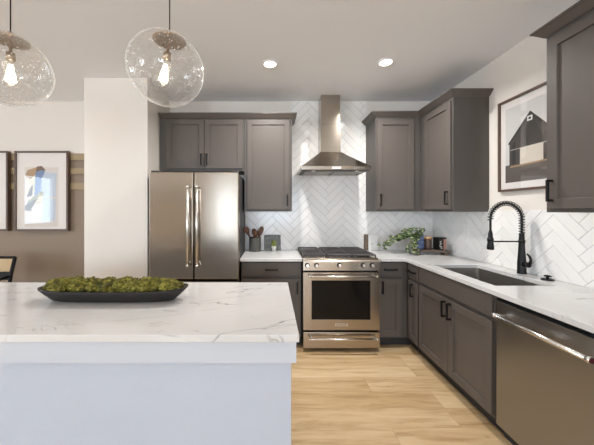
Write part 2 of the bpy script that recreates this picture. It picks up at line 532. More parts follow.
def herringbone(rects, place, seed, org=(0, 0)):
    """place(u,v,d) -> 3-D, d = distance out of the wall"""
    random.seed(seed)
    Wd, L, g = .0762, .3048, .0028
    bm = B(); tone = []
    c45 = math.cos(PI/4)
    for k in range(-60, 61):
        for m in range(-14, 15):
            for h in (0, 1):
                x, y = k*Wd-m*L, k*Wd+m*L
                r = (x, x+L, y, y+Wd) if h == 0 else (x-Wd, x, y, y+L)
                r = (r[0]+g/2, r[1]-g/2, r[2]+g/2, r[3]-g/2)
                q = [(r[0], r[2]), (r[1], r[2]), (r[1], r[3]), (r[0], r[3])]
                q = [((a-b)*c45+org[0], (a+b)*c45+org[1]) for a, b in q]
                tn = random.random(); tu, tv = random.uniform(-.0018, .0018), random.uniform(-.0018, .0018)
                for rc in rects:
                    p = clip(q, rc)
                    if len(p) < 3 or area2(p) < 3e-5: continue
                    cu = sum(a for a, _ in p)/len(p); cv = sum(b for _, b in p)/len(p)
                    i = .0012
                    def sh(a, b, d):
                        l = math.hypot(a-cu, b-cv) or 1; f = 1-i*1.4/l
                        return place(cu+(a-cu)*f, cv+(b-cv)*f, d+(a-cu)*tu+(b-cv)*tv)
                    b0 = [bm.verts.new(place(a, b, .003)) for a, b in p]
                    b1 = [bm.verts.new(place(a, b, .0078)) for a, b in p]
                    b2 = [bm.verts.new(sh(a, b, .009)) for a, b in p]
                    n = len(p)
                    for A_, B_ in ((b0, b1), (b1, b2)):
                        for j in range(n):
                            bm.faces.new((A_[j], A_[(j+1) % n], B_[(j+1) % n], B_[j])); tone.append(tn)
                    bm.faces.new(b2); tone.append(tn)
    return bm, tone
def tiles_obj(bm, tone, parent):
    bm.faces.ensure_lookup_table()
    ly = bm.faces.layers.float.new('tone')
    for f, t in zip(bm.faces, tone): f[ly] = t
    return obj('tiles', bm, 'tile', parent)

SPLASH_TOP = 1.402
t = thing('tile_backsplash', 'glossy white herringbone tile backsplash behind the range, rising to the ceiling', 'backsplash', (.4, YW, .914))
rb = [(-.32, XW, .914, SPLASH_TOP), (.23, 1.167, SPLASH_TOP, ZC)]
bm = B(); box(bm, -.32, XW, YW-.005, YW, .914, SPLASH_TOP); box(bm, .23, 1.167, YW-.005, YW, SPLASH_TOP, ZC); obj('grout', bm, 'grout', t)
bm, tn = herringbone(rb, lambda u, v, d: (u, YW-d, v), 3, (.705, .95)); tiles_obj(bm, tn, t)
t = thing('tile_backsplash', 'white herringbone tile backsplash on the right wall behind the sink faucet', 'backsplash', (XW, 1.8, .914))
rr = [(.2, YW-.01, .914, SPLASH_TOP)]
bm = B(); box(bm, XW-.005, XW, .2, YW-.01, .914, SPLASH_TOP); obj('grout', bm, 'grout', t)
bm, tn = herringbone(rr, lambda u, v, d: (XW-d, u, v), 5, (2.24, .991)); tiles_obj(bm, tn, t)

# ------------------------------------------------------------ cabinets
def shaker(face, p0, w, h, plain=False):
    """door slab. face 'y': front faces -Y, p0=(x0, yfront, z0); face 'x': front faces -X, p0=(xfront, y0, z0)"""
    bm = B(); th, st, rc = .02, .056, .012
    def P(u, d, v):
        return (p0[0]+u, p0[1]+d, p0[2]+v) if face == 'y' else (p0[0]+d, p0[1]+u, p0[2]+v)
    e = .0018
    def ring(i, d): return [bm.verts.new(P(*c)) for c in ((i, d, i), (w-i, d, i), (w-i, d, h-i), (i, d, h-i))]
    seq = [ring(0, th), ring(0, e), ring(e, 0)]
    if not plain: seq += [ring(st, 0), ring(st+.0015, .001), ring(st+.002, rc), ]
    for a, b in zip(seq, seq[1:]):
        for k in range(4): bm.faces.new((a[k], a[(k+1) % 4], b[(k+1) % 4], b[k]))
    bm.faces.new(seq[-1]); bm.faces.new(seq[0][::-1])
    return bm

def pull(face, c, vertical, L=.128):
    """square bar pull centred at c on the door front"""
    bm = B(); r, so = .0068, .034
    def bx(u0, u1, d0, d1, v0, v1):
        if face == 'y': box(bm, c[0]+u0, c[0]+u1, c[1]-d1, c[1]-d0, c[2]+v0, c[2]+v1, .0012)
        else: box(bm, c[0]-d1, c[0]-d0, c[1]+u0, c[1]+u1, c[2]+v0, c[2]+v1, .0012)
    if vertical:
        bx(-r, r, so-.011, so, -L/2, L/2)
        for s in (-1, 1): bx(-r, r, 0, so-.006, s*(L/2-r)-r, s*(L/2-r)+r)
    else:
        bx(-L/2, L/2, so-.011, so, -r, r)
        for s in (-1, 1): bx(s*(L/2-r)-r, s*(L/2-r)+r, 0, so-.006, -r, r)
    return bm

def front(kind, root, face, p0, w, h, handle=None, plain=False):
    """handle = (u, v, vertical) measured from p0"""
    d = obj(kind, shaker(face, p0, w, h, plain), 'cabinet', root)
    if handle:
        u, v, vert = handle
        c = (p0[0]+u, p0[1], p0[2]+v) if face == 'y' else (p0[0], p0[1]+u, p0[2]+v)
        obj('handle', pull(face, c, vert), 'black', d)
    return d

FY, FX = 2.857, 1.387       # cabinet box fronts
DZ0, DZ1, RZ0, RZ1 = .732, .868, .118, .706   # drawer / door heights

# base cabinet left of the range
t = thing('base_cabinet', 'dark grey base cabinet between the refrigerator and the range, single drawer over door', 'cabinet', (0, 3.15, 0))
bm = B(); box(bm, -.314, .300, FY, YW-.012, .10, .883, .001); obj('body', bm, 'cabinet_in', t)
bm = B(); box(bm, -.314, .300, FY+.06, YW-.02, 0, .10); obj('toe_kick', bm, 'toe', t)
front('drawer', t, 'y', (-.300, FY-.02, DZ0), .588, DZ1-DZ0, (.294, (DZ1-DZ0)/2, False), True)
front('door', t, 'y', (-.300, FY-.02, RZ0), .588, RZ1-RZ0, (.555, RZ1-RZ0-.085, True))

# base cabinet right of the range
t = thing('base_cabinet', 'narrow dark grey base cabinet right of the range, drawer over door in the corner', 'cabinet', (1.2, 3.15, 0))
bm = B(); box(bm, 1.070, FX+.001, FY, YW-.012, .10, .883, .001); obj('body', bm, 'cabinet_in', t)
bm = B(); box(bm, 1.070, FX+.06, FY+.06, YW-.02, 0, .10); obj('toe_kick', bm, 'toe', t)
front('drawer', t, 'y', (1.080, FY-.02, DZ0), .235, DZ1-DZ0, (.118, (DZ1-DZ0)/2, False), True)
front('door', t, 'y', (1.080, FY-.02, RZ0), .235, RZ1-RZ0, (.035, RZ1-RZ0-.085, True))

# right run
t = thing('base_cabinet', 'slim dark grey base cabinet beside the inside corner, next to the sink cabinet', 'cabinet', (1.68, 2.74, 0))
bm = B(); box(bm, FX, XW-.012, 2.62, 2.856, .10, .883, .001); obj('body', bm, 'cabinet_in', t)
bm = B(); box(bm, FX+.06, XW-.02, 2.62, 2.916, 0, .10); obj('toe_kick', bm, 'toe', t)
front('drawer', t, 'x', (FX-.02, 2.632, DZ0), .178, DZ1-DZ0, (.089, (DZ1-DZ0)/2, False), True)
front('door', t, 'x', (FX-.02, 2.632, RZ0), .178, RZ1-RZ0, (.085, RZ1-RZ0-.085, True))

t = thing('sink_cabinet', 'dark grey double door sink base cabinet under the sink', 'cabinet', (1.68, 2.19, 0))
bm = B()
box(bm, FX, FX+.02, 1.736, 2.616, .10, .883); box(bm, FX+.02, XW-.012, 1.736, 1.754, .10, .883); box(bm, FX+.02, XW-.012, 2.598, 2.616, .10, .883); box(bm, FX+.02, XW-.012, 1.754, 2.598, .10, .118)
obj('body', bm, 'cabinet_in', t)
bm = B(); box(bm, FX+.06, FX+.078, 1.745, 2.616, 0, .10); obj('toe_kick', bm, 'toe', t)
front('false_front', t, 'x', (FX-.02, 1.746, DZ0), .862, DZ1-DZ0, None, True)
front('door', t, 'x', (FX-.02, 2.180, RZ0), .428, RZ1-RZ0, (.032, RZ1-RZ0-.085, True))
front('door', t, 'x', (FX-.02, 1.746, RZ0), .430, RZ1-RZ0, (.398, RZ1-RZ0-.085, True))

t = thing('base_cabinet', 'dark grey base cabinet at the near end of the right counter, past the dishwasher', 'cabinet', (1.68, .78, 0))
bm = B(); box(bm, FX, XW-.012, .45, 1.105, .10, .883, .001); obj('body', bm, 'cabinet_in', t)
bm = B(); box(bm, FX+.06, XW-.02, .45, 1.105, 0, .10); obj('toe_kick', bm, 'toe', t)
front('drawer', t, 'x', (FX-.02, .465, DZ0), .625, DZ1-DZ0, (.31, (DZ1-DZ0)/2, False), True)
front('door', t, 'x', (FX-.02, .465, RZ0), .309, RZ1-RZ0, (.28, RZ1-RZ0-.085, True))
front('door', t, 'x', (FX-.02, .781, RZ0), .309, RZ1-RZ0, (.03, RZ1-RZ0-.085, True))

# uppers
UY, UX, UB, UT = 3.127, 1.657, 1.386, 2.45
t = thing('wall_cabinet', 'wide short dark grey wall cabinet over the refrigerator with two doors', 'cabinet', (-.77, 3.29, 1.835))
bm = B(); box(bm, -1.252, -.309, UY, YW-.002, 1.835, UT, .001); obj('body', bm, 'cabinet_in', t)
front('door', t, 'y', (-1.178, UY-.02, 1.862), .423, .546, (.395, .10, True))
front('door', t, 'y', (-.750, UY-.02, 1.862), .423, .546, (.028, .10, True))
t = thing('wall_cabinet', 'tall single door dark grey wall cabinet left of the range hood', 'cabinet', (-.04, 3.29, UB))
bm = B(); box(bm, -.307, .223, UY, YW-.010, UB, UT, .001); obj('body', bm, 'cabinet_in', t)
front('door', t, 'y', (-.276, UY-.02, UB+.022), .474, 1.0, (.445, .105, True))
t = thing('wall_cabinet', 'single door dark grey wall cabinet just right of the range hood', 'cabinet', (1.4, 3.29, UB))
bm = B(); box(bm, 1.155, 1.656, UY, YW-.010, UB, UT, .001); obj('body', bm, 'cabinet_in', t)
front('door', t, 'y', (1.168, UY-.02, UB+.022), .412, 1.0, (.035, .105, True))
t = thing('wall_cabinet', 'dark grey corner wall cabinet on the right wall, beside the barn picture', 'cabinet', (1.82, 2.85, UB))
bm = B(); box(bm, UX, XW-.0095, 2.560, 3.445, UB, 1.403, .001); box(bm, UX, XW-.001, 2.560, 3.445, 1.403, UT, .001); obj('body', bm, 'cabinet_in', t)
front('door', t, 'x', (UX-.02, 2.575, UB+.022), .44, 1.0, (.035, .105, True))
t = thing('wall_cabinet', 'large dark grey wall cabinet nearest the camera at the upper right', 'cabinet', (1.82, 1.0, UB))
bm = B(); box(bm, UX, XW-.010, .33, 1.690, UB, UT, .001); obj('body', bm, 'cabinet_in', t)
front('door', t, 'x', (UX-.02, 1.222, UB+.022), .446, 1.0, (.414, .105, True))
front('door', t, 'x', (UX-.02, .782, UB+.022), .436, 1.0, (.03, .105, True))
front('door', t, 'x', (UX-.02, .345, UB+.022), .433, 1.0, (.40, .105, True))

CR = [(.0006, 2.415), (.004, 2.415), (.010, 2.420), (.016, 2.426), (.046, 2.460), (.053, 2.463), (.053, 2.474), (.0006, 2.474)]
bm = B(); sweep(bm, [(-1.252, UY), (.223, UY), (.223, YW-.01)], CR, 1)
tag(origin_mesh(obj('crown_molding', bm, 'cabinet'), (-.5, UY, 2.425)), 'dark grey crown molding along the cabinets above the refrigerator', 'molding')
CR = [(max(d, .0006), z+(.022 if z < 2.44 else .018)) for d, z in CR]
bm = B(); sweep(bm, [(1.155, YW-.01), (1.155, UY), (UX, UY), (UX, 2.560), (XW-.002, 2.560)], CR, 1)
tag(origin_mesh(obj('crown_molding', bm, 'cabinet'), (1.4, UY, 2.425)), 'dark grey L-shaped crown molding on the corner cabinets right of the hood', 'molding')
bm = B(); sweep(bm, [(XW-.002, 1.690), (UX, 1.690), (UX, .33), (XW-.002, .33)], CR, 1)
tag(origin_mesh(obj('crown_molding', bm, 'cabinet'), (1.7, 1.0, 2.425)), 'dark grey crown molding on the nearest cabinet at the top right', 'molding')

# ------------------------------------------------------------ countertops
CT0, CT1 = .884, .914
bm = B(); box(bm, -.322, .303, 2.809, YW-.010, CT0, CT1, .002)
tag(origin_mesh(obj('countertop', bm, 'quartz'), (0, 3.1, CT0)), 'white veined quartz countertop between the refrigerator and the range', 'countertop')
xs = [1.067, 1.339, 1.437, 1.838, XW-.010]; ys = [.42, 1.80, 2.50, 2.809, YW-.010]
def kc(i, j):
    if i == 0: return j == 3
    if i == 2 and j == 1: return False
    return True
bm = B(); slab_cells(bm, xs, ys, kc, CT0, CT1, 'xy')
bmesh.ops.recalc_face_normals(bm, faces=bm.faces)
es = [e for e in bm.edges if len(e.link_faces) == 2 and e.calc_face_angle(0) > .5]
bmesh.ops.bevel(bm, geom=es, offset=.002, segments=1, affect='EDGES')
tag(origin_mesh(obj('countertop', bm, 'quartz'), (1.6, 2.0, CT0)), 'L-shaped white veined quartz countertop running along the right wall around the sink', 'countertop')

# sink
t = thing('kitchen_sink', 'undermount stainless steel sink set in the right countertop', 'sink', (1.64, 2.15, .66))
bm = B(); X0, X1, Y0, Y1 = 1.432, 1.843, 1.795, 2.505; zt, zb, r = .8835, .665, .02
outer = [(X0-.012, X1+.012, Y0-.012, Y1+.012, zt), ]
def rr_ring(x0, x1, y0, y1, z, r):
    out = []
    for cx, cy, a0 in ((x1-r, y1-r, 0), (x0+r, y1-r, PI/2), (x0+r, y0+r, PI), (x1-r, y0+r, 3*PI/2)):
        for k in range(5):
            a = a0+PI/2*k/4; out.append(bm.verts.new((cx+r*math.cos(a), cy+r*math.sin(a), z)))
    return out
rg = [rr_ring(X0-.03, X1+.03, Y0-.03, Y1+.03, zt, .04), rr_ring(X0, X1, Y0, Y1, zt, .02), rr_ring(X0, X1, Y0, Y1, zb+.02, .02),
      rr_ring(X0+.02, X1-.02, Y0+.02, Y1-.02, zb, .02)]
for a, b in zip(rg, rg[1:]):
    n = len(a)
    for k in range(n): bm.faces.new((a[k], a[(k+1) % n], b[(k+1) % n], b[k]))
bm.faces.new(rg[-1])
bk = obj('basin', bm, 'sinksteel', t, fix=False)
sm = bk.modifiers.new('thickness', 'SOLIDIFY'); sm.thickness = .0015; sm.offset = 1
bm = B(); lathe(bm, [(.0, .001), (.035, .001), (.045, .004), (.047, .0), ], (1.64, 2.15, zb+.0005), 24); obj('drain', bm, 'chrome', t)

# ------------------------------------------------------------ faucet
fx, fy, fz = 1.915, 2.147, .9145
t = thing('kitchen_faucet', 'matte black spring neck kitchen faucet standing behind the sink', 'faucet', (fx, fy, fz))
bm = B(); lathe(bm, [(0, 0), (.030, 0), (.030, .006), (.0285, .012), (.0275, .09), (.0255, .11), (.020, .20), (.0165, .30), (.0165, .31), (0, .31)], (fx, fy, fz), 28); obj('body', bm, 'black', t)
R = .120; zc = fz+.418
arc = [(fx, fy, fz+.30), (fx, fy, fz+.36)] + [(fx-R+R*math.cos(a), fy, zc+R*math.sin(a)) for a in [PI*k/24 for k in range(0, 25)]] + [(fx-2*R, fy, zc-.095)]
bm = B(); tube(bm, arc, .0080, 10); obj('hose', bm, 'black', t)
# coil spring around the hose
def resample(pts, n):
    pts = [Vector(p) for p in pts]; L = [0]
    for a, b in zip(pts, pts[1:]): L.append(L[-1]+(b-a).length)
    out = []
    for i in range(n):
        s = L[-1]*i/(n-1); k = 0
        while k < len(L)-2 and L[k+1] < s: k += 1
        f = (s-L[k])/((L[k+1]-L[k]) or 1); out.append((pts[k].lerp(pts[k+1], f), (pts[k+1]-pts[k]).normalized()))
    return out
turns, per = 25, 12
rs_ = resample(arc[:-1]+[(fx-2*R, fy, zc-.01)], turns*per+1); hel = []
for i, (p, d) in enumerate(rs_):
    n1 = Vector((0, 1, 0)); n2 = d.cross(n1).normalized(); a = 2*PI*i/per
    hel.append(p+(n1*math.cos(a)+n2*math.sin(a))*.0172)
bm = B(); tube(bm, hel, .0034, 6); obj('spring', bm, 'spring', t)
sx = fx-2*R
bm = B(); lathe(bm, [(0, -.09), (.011, -.09), (.012, -.105), (.015, -.108), (.016, -.155), (.023, -.210), (.0235, -.232), (.018, -.236), (0, -.236)], (sx, fy, zc), 24); obj('spray_head', bm, 'black', t)
bm = B(); tube(bm, [(fx, fy, fz+.245), (sx+.014, fy, fz+.245)], .0055, 10)
lathe(bm, [(.015, -.012), (.021, -.012), (.021, .012), (.015, .012), (.015, -.012)], (sx, fy, fz+.26), 20)
lathe(bm, [(.016, -.012), (.0215, -.012), (.0215, .012), (.016, .012), (.016, -.012)], (fx, fy, fz+.245), 20); obj('holder_arm', bm, 'black', t)
bm = B(); tube(bm, [(fx, fy-.02, fz+.075), (fx, fy-.062, fz+.075)], [.021, .019], 16)
hp = [(fx+.0, fy-.055, fz+.080), (fx+.0, fy-.072, fz+.095), (fx-.002, fy-.078, fz+.118), (fx-.004, fy-.07, fz+.140), (fx-.006, fy-.052, fz+.158)]
tube(bm, hp, [.012, .010, .0085, .0078, .006], 10); obj('lever', bm, 'black', t)

bx_, by_ = 1.915, 1.945
t = thing('soap_dispenser', 'low round matte black sink accessory knob on the counter right of the faucet', 'soap dispenser', (bx_, by_, fz))
bm = B(); lathe(bm, [(0, 0), (.037, 0), (.037, .004), (.030, .009), (0, .009)], (bx_, by_, fz), 28); obj('base', bm, 'black', t)
bm = B(); lathe(bm, [(.008, .009), (.008, .022), (.019, .024), (.020, .030), (.012, .034), (0, .034)], (bx_, by_, fz), 24); obj('cap', bm, 'black', t)

# ------------------------------------------------------------ dishwasher
t = thing('dishwasher', 'stainless steel dishwasher at the right edge with a towel bar handle', 'dishwasher', (1.68, 1.43, 0))
bm = B(); box(bm, FX+.01, XW-.03, 1.113, 1.730, .11, .868); obj('tub', bm, 'gap', t)
bm = B(); box(bm, 1.360, FX+.01, 1.118, 1.699, .105, .854, .003, 2); obj('door', bm, 'steel_dw', t)
bm = B(); box(bm, FX+.05, FX+.07, 1.118, 1.730, .0, .105); obj('toe_kick', bm, 'toe', t)
bm = B(); tube(bm, [(1.312, 1.150, .780), (1.312, 1.650, .780)], .0115, 16)
hd = obj('handle', bm, 'chrome', t)
bm = B()
bm.free()
for y0_, y1_ in ((1.168, 1.148), (1.636, 1.640)):
    bm = B(); tube(bm, [(1.360, y0_, .780), (1.312, y0_, .780)], .010, 12); tube(bm, [(1.312, y1_, .780), (1.312, y1_+.018, .780)], .0145, 16); obj('bracket', bm, 'chrome', hd)
bm = B(); tube(bm, [(1.312, 1.1479, .780), (1.312, 1.1460, .780)], .010, 16); obj('end_cap', bm, 'deepred', hd)

# ------------------------------------------------------------ range
rx0, rx1, ry = .308, 1.062, 2.757
t = thing('gas_range', 'stainless steel slide-in gas range with dark oven window between the base cabinets', 'range', (.685, 3.1, 0))
bm = B(); box(bm, rx0+.002, rx1-.002, ry+.05, YW-.02, .03, .905); obj('body', bm, 'gap', t)
for x in (rx0+.05, rx1-.05):
    for y in (ry+.1, YW-.1):
        bm = B(); lathe(bm, [(.016, 0), (.016, .03)], (x, y, 0), 12, (True, True)); obj('foot', bm, 'gap', t)
bm = B(); prism(bm, [(rx0, ry+.008, .802), (rx0, ry, .806), (rx0, ry+.004, .892), (rx0, ry+.018, .908), (rx0, ry+.07, .908), (rx0, ry+.07, .802)], (0, 0, 0), (rx1-rx0, 0, 0)); cp = obj('control_panel', bm, 'steel', t)
for kx in (.348, .438, .664, .898, .985):
    bm = B(); zz = .858
    tube(bm, [(kx, ry-.006, zz), (kx, ry-.034, zz), (kx, ry-.038, zz)], [.018, .016, .013], 20)
    box(bm, kx-.003, kx+.003, ry-.035, ry-.030, zz-.014, zz+.014, .001)
    kn = obj('knob', bm, 'chrome', cp)
    bm = B(); tube(bm, [(kx, ry+.003, zz), (kx, ry-.006, zz)], [.024, .023], 20); obj('knob_shadow_ring', bm, 'gap', cp)  # dark ring behind each knob, painted in for its shadow
bm = B(); box(bm, rx0-.006, rx1+.006, ry+.055, YW-.018, .906, .922, .004, 2); obj('cooktop', bm, 'steel', t)
# burners
for cx, cy, cr in ((.44, 2.99, .045), (.44, 3.28, .04), (.685, 3.13, .055), (.93, 2.99, .045), (.93, 3.28, .04)):
    bm = B(); lathe(bm, [(cr, 0), (cr, .008), (cr*.7, .010), (cr*.7, .016), (0, .018)], (cx, cy, .922), 24); obj('burner', bm, 'silver_dark', t)
# three cast iron grates
for g in range(3):
    bm = B(); gx0 = rx0-.004+g*(rx1-rx0+.008)/3+.012; gx1 = rx0-.004+(g+1)*(rx1-rx0+.008)/3-.012
    y0, y1 = ry+.075, YW-.035; zt0, zt1 = .938, .952
    for x in (gx0, gx1-.012): box(bm, x, x+.012, y0, y1, zt0, zt1, .002)
    for y in (y0, (y0+y1)/2-.006, y1-.012): box(bm, gx0+.012, gx1-.012, y, y+.012, zt0, zt1, .002)
    n = 9
    for k in range(1, n):
        x = gx0+(gx1-gx0)*k/n; box(bm, x-.0045, x+.0045, y0+.012, y1-.012, zt0+.002, zt1+.001, .001)
    for x in (gx0, gx1-.012):
        for y in (y0, y1-.012, (y0+y1)/2-.006): box(bm, x, x+.012, y, y+.012, .9215, zt0)
    obj('grate', bm, 'silver_dark', t)
# oven door
bm = B(); us = [rx0, .392, .968, rx1]; vs2 = [.218, .324, .706, .786]
slab_cells(bm, us, vs2, lambda i, j: not (i == 1 and j == 1), ry, ry+.045, 'xz')
bmesh.ops.recalc_face_normals(bm, faces=bm.faces)
es = [e for e in bm.edges if len(e.link_faces) == 2 and e.calc_face_angle(0) > .5]
bmesh.ops.bevel(bm, geom=es, offset=.004, segments=2, affect='EDGES')
od = obj('oven_door', bm, 'steel', t)
bm = B(); box(bm, .390, .970, ry+.004, ry+.014, .322, .708); obj('window', bm, 'ovenglass', od)
bm = B()
for z in (.43, .52, .61): tube(bm, [(.40, ry+.03, z), (.96, ry+.03, z)], .003, 6)
box(bm, .392, .968, ry+.036, ry+.04, .324, .706)
obj('rack', bm, 'gap', od)
def bar_handle(z, parent):
    bm = B(); tube(bm, [(rx0+.055, ry-.05, z), (rx1-.040, ry-.05, z)], .0105, 16)
    for x in (rx0+.075, rx1-.060): tube(bm, [(x, ry, z), (x, ry-.05, z)], .008, 12)
    for x in (rx0+.050, rx1-.050): tube(bm, [(x, ry-.05, z), (x+.014, ry-.05, z)], .013, 16)
    obj('handle', bm, 'chrome', parent)
bar_handle(.757, od)
bm = B(); box(bm, .622, .748, ry-.003, ry, .258, .284, .001); bd = obj('badge', bm, 'chrome', od)
bm = B()
for k in range(10): box(bm, .634+k*.0105, .6405+k*.0105, ry-.0038, ry-.0028, .266, .276)
obj('marking', bm, 'gap', bd)
bm = B(); box(bm, rx0, rx1, ry, ry+.045, .040, .198, .004, 2); dr = obj('drawer', bm, 'steel', t)
bar_handle(.150, dr)

# ------------------------------------------------------------ hood
t = thing('range_hood', 'stainless steel chimney range hood on the tiled wall above the range', 'range hood', (.688, YW-.01, 1.825))
hx0, hx1, hy = .309, 1.061, 2.985; yb = YW-.010
bm = B(); box(bm, hx0, hx1, hy, yb, 1.832, 1.873, .002); rim = obj('rim', bm, 'steel', t)
bm = B(); box(bm, hx0+.02, hx1-.02, hy+.02, yb-.02, 1.826, 1.834); obj('filter', bm, 'silver_dark', rim)
bm = B()
for k in range(2):
    for j in range(14):
        x = hx0+.06+k*.33+j*.022; box(bm, x, x+.014, hy+.08, yb-.06, 1.823, 1.8265)
obj('filter_baffle', bm, 'steel', rim)
for x in (.45, .92):
    bm = B(); lathe(bm, [(.024, 0), (.020, -.004), (0, -.004)], (x, hy+.05, 1.826), 16); obj('lamp_lens', bm, 'white', rim)
bm = B(); box(bm, .64, .735, hy-.002, hy, 1.842, 1.863); obj('badge', bm, 'white', rim)
for k in range(5):
    bm = B(); tube(bm, [(.88+k*.024, hy, 1.852), (.88+k*.024, hy-.003, 1.852)], .007, 12); obj('button', bm, 'chrome', rim)
bm = B()
lo = [(hx0+.004, hy+.004), (hx1-.004, hy+.004), (hx1-.004, yb), (hx0+.004, yb)]
cx0, cx1, cy = .572, .792, 3.255
hi = [(cx0-.012, cy-.012), (cx1+.012, cy-.012), (cx1+.012, yb), (cx0-.012, yb)]
rings = []
for k in range(7):
    f = k/6; zf = 1.873+(2.075-1.873)*f; g = 1-(1-f)**1.08
    rings.append([bm.verts.new((a[0]+(b[0]-a[0])*g, a[1]+(b[1]-a[1])*g, zf)) for a, b in zip(lo, hi)])
for a, b in zip(rings, rings[1:]):
    for k in range(4): bm.faces.new((a[k], a[(k+1) % 4], b[(k+1) % 4], b[k]))
bm.faces.new(rings[0][::-1]); bm.faces.new(rings[-1]); obj('canopy', bm, 'steel', t)
bm = B(); box(bm, cx0-.004, cx1+.004, cy-.004, yb, 2.070, 2.40, .002); obj('duct_cover', bm, 'steel', t)
bm = B(); box(bm, cx0, cx1, cy, yb, 2.40, ZC-.001, .002); obj('duct_cover', bm, 'steel', t)

# ------------------------------------------------------------ refrigerator
t = thing('refrigerator', 'stainless steel french door refrigerator beside the white column', 'refrigerator', (-.765, 3.1, 0))
gx0, gx1, gs, gy = -1.207, -.325, -.767, 2.742
bm = B(); box(bm, gx0+.006, gx1-.006, gy+.075, YW-.03, .02, 1.765, .004); obj('body', bm, 'silver_dark', t)
bm = B(); box(bm, gx0+.02, gx1-.02, gy+.06, gy+.076, .03, 1.755); obj('gasket', bm, 'gap', t)
for a, b, hxx in ((gx0, gs-.004, gs-.045), (gs+.004, gx1, gs+.045)):
    bm = B(); box(bm, a, b, gy, gy+.062, .722, 1.778, .012, 3); d = obj('door', bm, 'steel', t)
    bm = B()
    tube(bm, [(hxx, gy-.052, .862), (hxx, gy-.052, 1.625)], .0115, 14)
    for z in (.885, 1.60): tube(bm, [(hxx, gy+.002, z), (hxx, gy-.052, z)], [.013, .010], 12)
    for z in (.852, 1.613): tube(bm, [(hxx, gy-.052, z), (hxx, gy-.052, z+.022)], .014, 14)
    obj('handle', bm, 'chrome', d)
bm = B(); box(bm, gx0, gx1, gy, gy+.062, .10, .700, .012, 3); d = obj('freezer_drawer', bm, 'steel', t)
bm = B(); tube(bm, [(gx0+.08, gy-.05, .63), (gx1-.08, gy-.05, .63)], .0115, 14)
for x in (gx0+.11, gx1-.11): tube(bm, [(x, gy+.002, .63), (x, gy-.05, .63)], .010, 12)
obj('handle', bm, 'chrome', d)
for x in (gx0+.05, gx1-.05):
    bm = B(); box(bm, x-.035, x+.035, gy+.01, gy+.16, 1.779, 1.790, .004); obj('hinge_cover', bm, 'silver_dark', t)
bm = B(); box(bm, gx0+.02, gx1-.02, gy+.06, gy+.08, .0, .095); obj('kick_plate', bm, 'gap', t)

# ------------------------------------------------------------ island
ix1, iy0, iy1 = .106, 1.088, 1.883; ix0 = -2.45
t = thing('kitchen_island', 'white painted kitchen island in the left foreground', 'kitchen island', (-1.1, 1.48, 0))
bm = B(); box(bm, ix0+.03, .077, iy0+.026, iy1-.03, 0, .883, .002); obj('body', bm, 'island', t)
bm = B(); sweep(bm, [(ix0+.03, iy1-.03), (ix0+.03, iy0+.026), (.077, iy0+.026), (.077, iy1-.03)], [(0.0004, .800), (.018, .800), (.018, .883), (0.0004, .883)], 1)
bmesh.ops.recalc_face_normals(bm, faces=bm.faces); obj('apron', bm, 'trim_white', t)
bm = B(); box(bm, ix0, ix1, iy0, iy1, CT0, CT1, .002)
tag(origin_mesh(obj('countertop', bm, 'quartz'), (-1.17, 1.48, CT0)), 'white veined quartz countertop on the kitchen island under the moss bowl', 'countertop')

# bowl
def sup(a, b, n, k, N):
    th = 2*PI*k/N; c, s = math.cos(th), math.sin(th)
    return (a*math.copysign(abs(c)**(2/n), c), b*math.copysign(abs(s)**(2/n), s))
bcx, bcy, bz = -.850, 1.515, CT1+.0005
bm = B(); N = 64; rings = []
for a, b, z in ((.30, .045, 0), (.33, .062, .008), (.362, .084, .034), (.392, .100, .060), (.392, .100, .066), (.380, .090, .066), (.352, .076, .040), (.30, .05, .014)):
    rg = []
    for k in range(N):
        x, y = sup(a, b, 3.2, k, N); lift = .010*(abs(x)/.40)**4*(z/.066)
        rg.append(bm.verts.new((bcx+x, bcy+y, bz+z+lift)))
    rings.append(rg)
for a, b in zip(rings, rings[1:]):
    for k in range(N): bm.faces.new((a[k], a[(k+1) % N], b[(k+1) % N], b[k]))
bm.faces.new(rings[0][::-1]); bm.faces.new(rings[-1])
tag(origin_mesh(obj('dough_bowl', bm, 'bowl', None, True), (bcx, bcy, bz)), 'long low charcoal bowl filled with moss on the island', 'bowl')
random.seed(11); bm = B()
for i in range(190):
    u = random.uniform(-1, 1); w = random.uniform(-1, 1)
    x = bcx+u*.348; y = bcy+w*.050*(1-.3*u*u)
    r = random.uniform(.014, .034)
    z = bz+.062+(1-w*w)*.016*(1-.4*u**4)+random.uniform(-.006, .016)
    mt = Matrix.Translation((x, y, z)) @ Matrix.Diagonal((r*random.uniform(.9, 1.3), r, r*random.uniform(.7, 1), 1))
    g = bmesh.ops.create_icosphere(bm, subdivisions=4, radius=1, matrix=mt)
    sd = random.random()*50
    for v in g['verts']:
        c = Vector((x, y, z)); d = v.co-c
        f = 1+.5*noise.noise(v.co*75+Vector((sd, 0, 0)))+.35*noise.noise(v.co*190)
        v.co = c+d*f
o = obj('moss', bm, 'moss', None, True, False); origin_mesh(o, (bcx, bcy, bz+.04))
tag(o, 'clumps of yellow green moss heaped in the long charcoal bowl', 'moss', None, 'stuff')

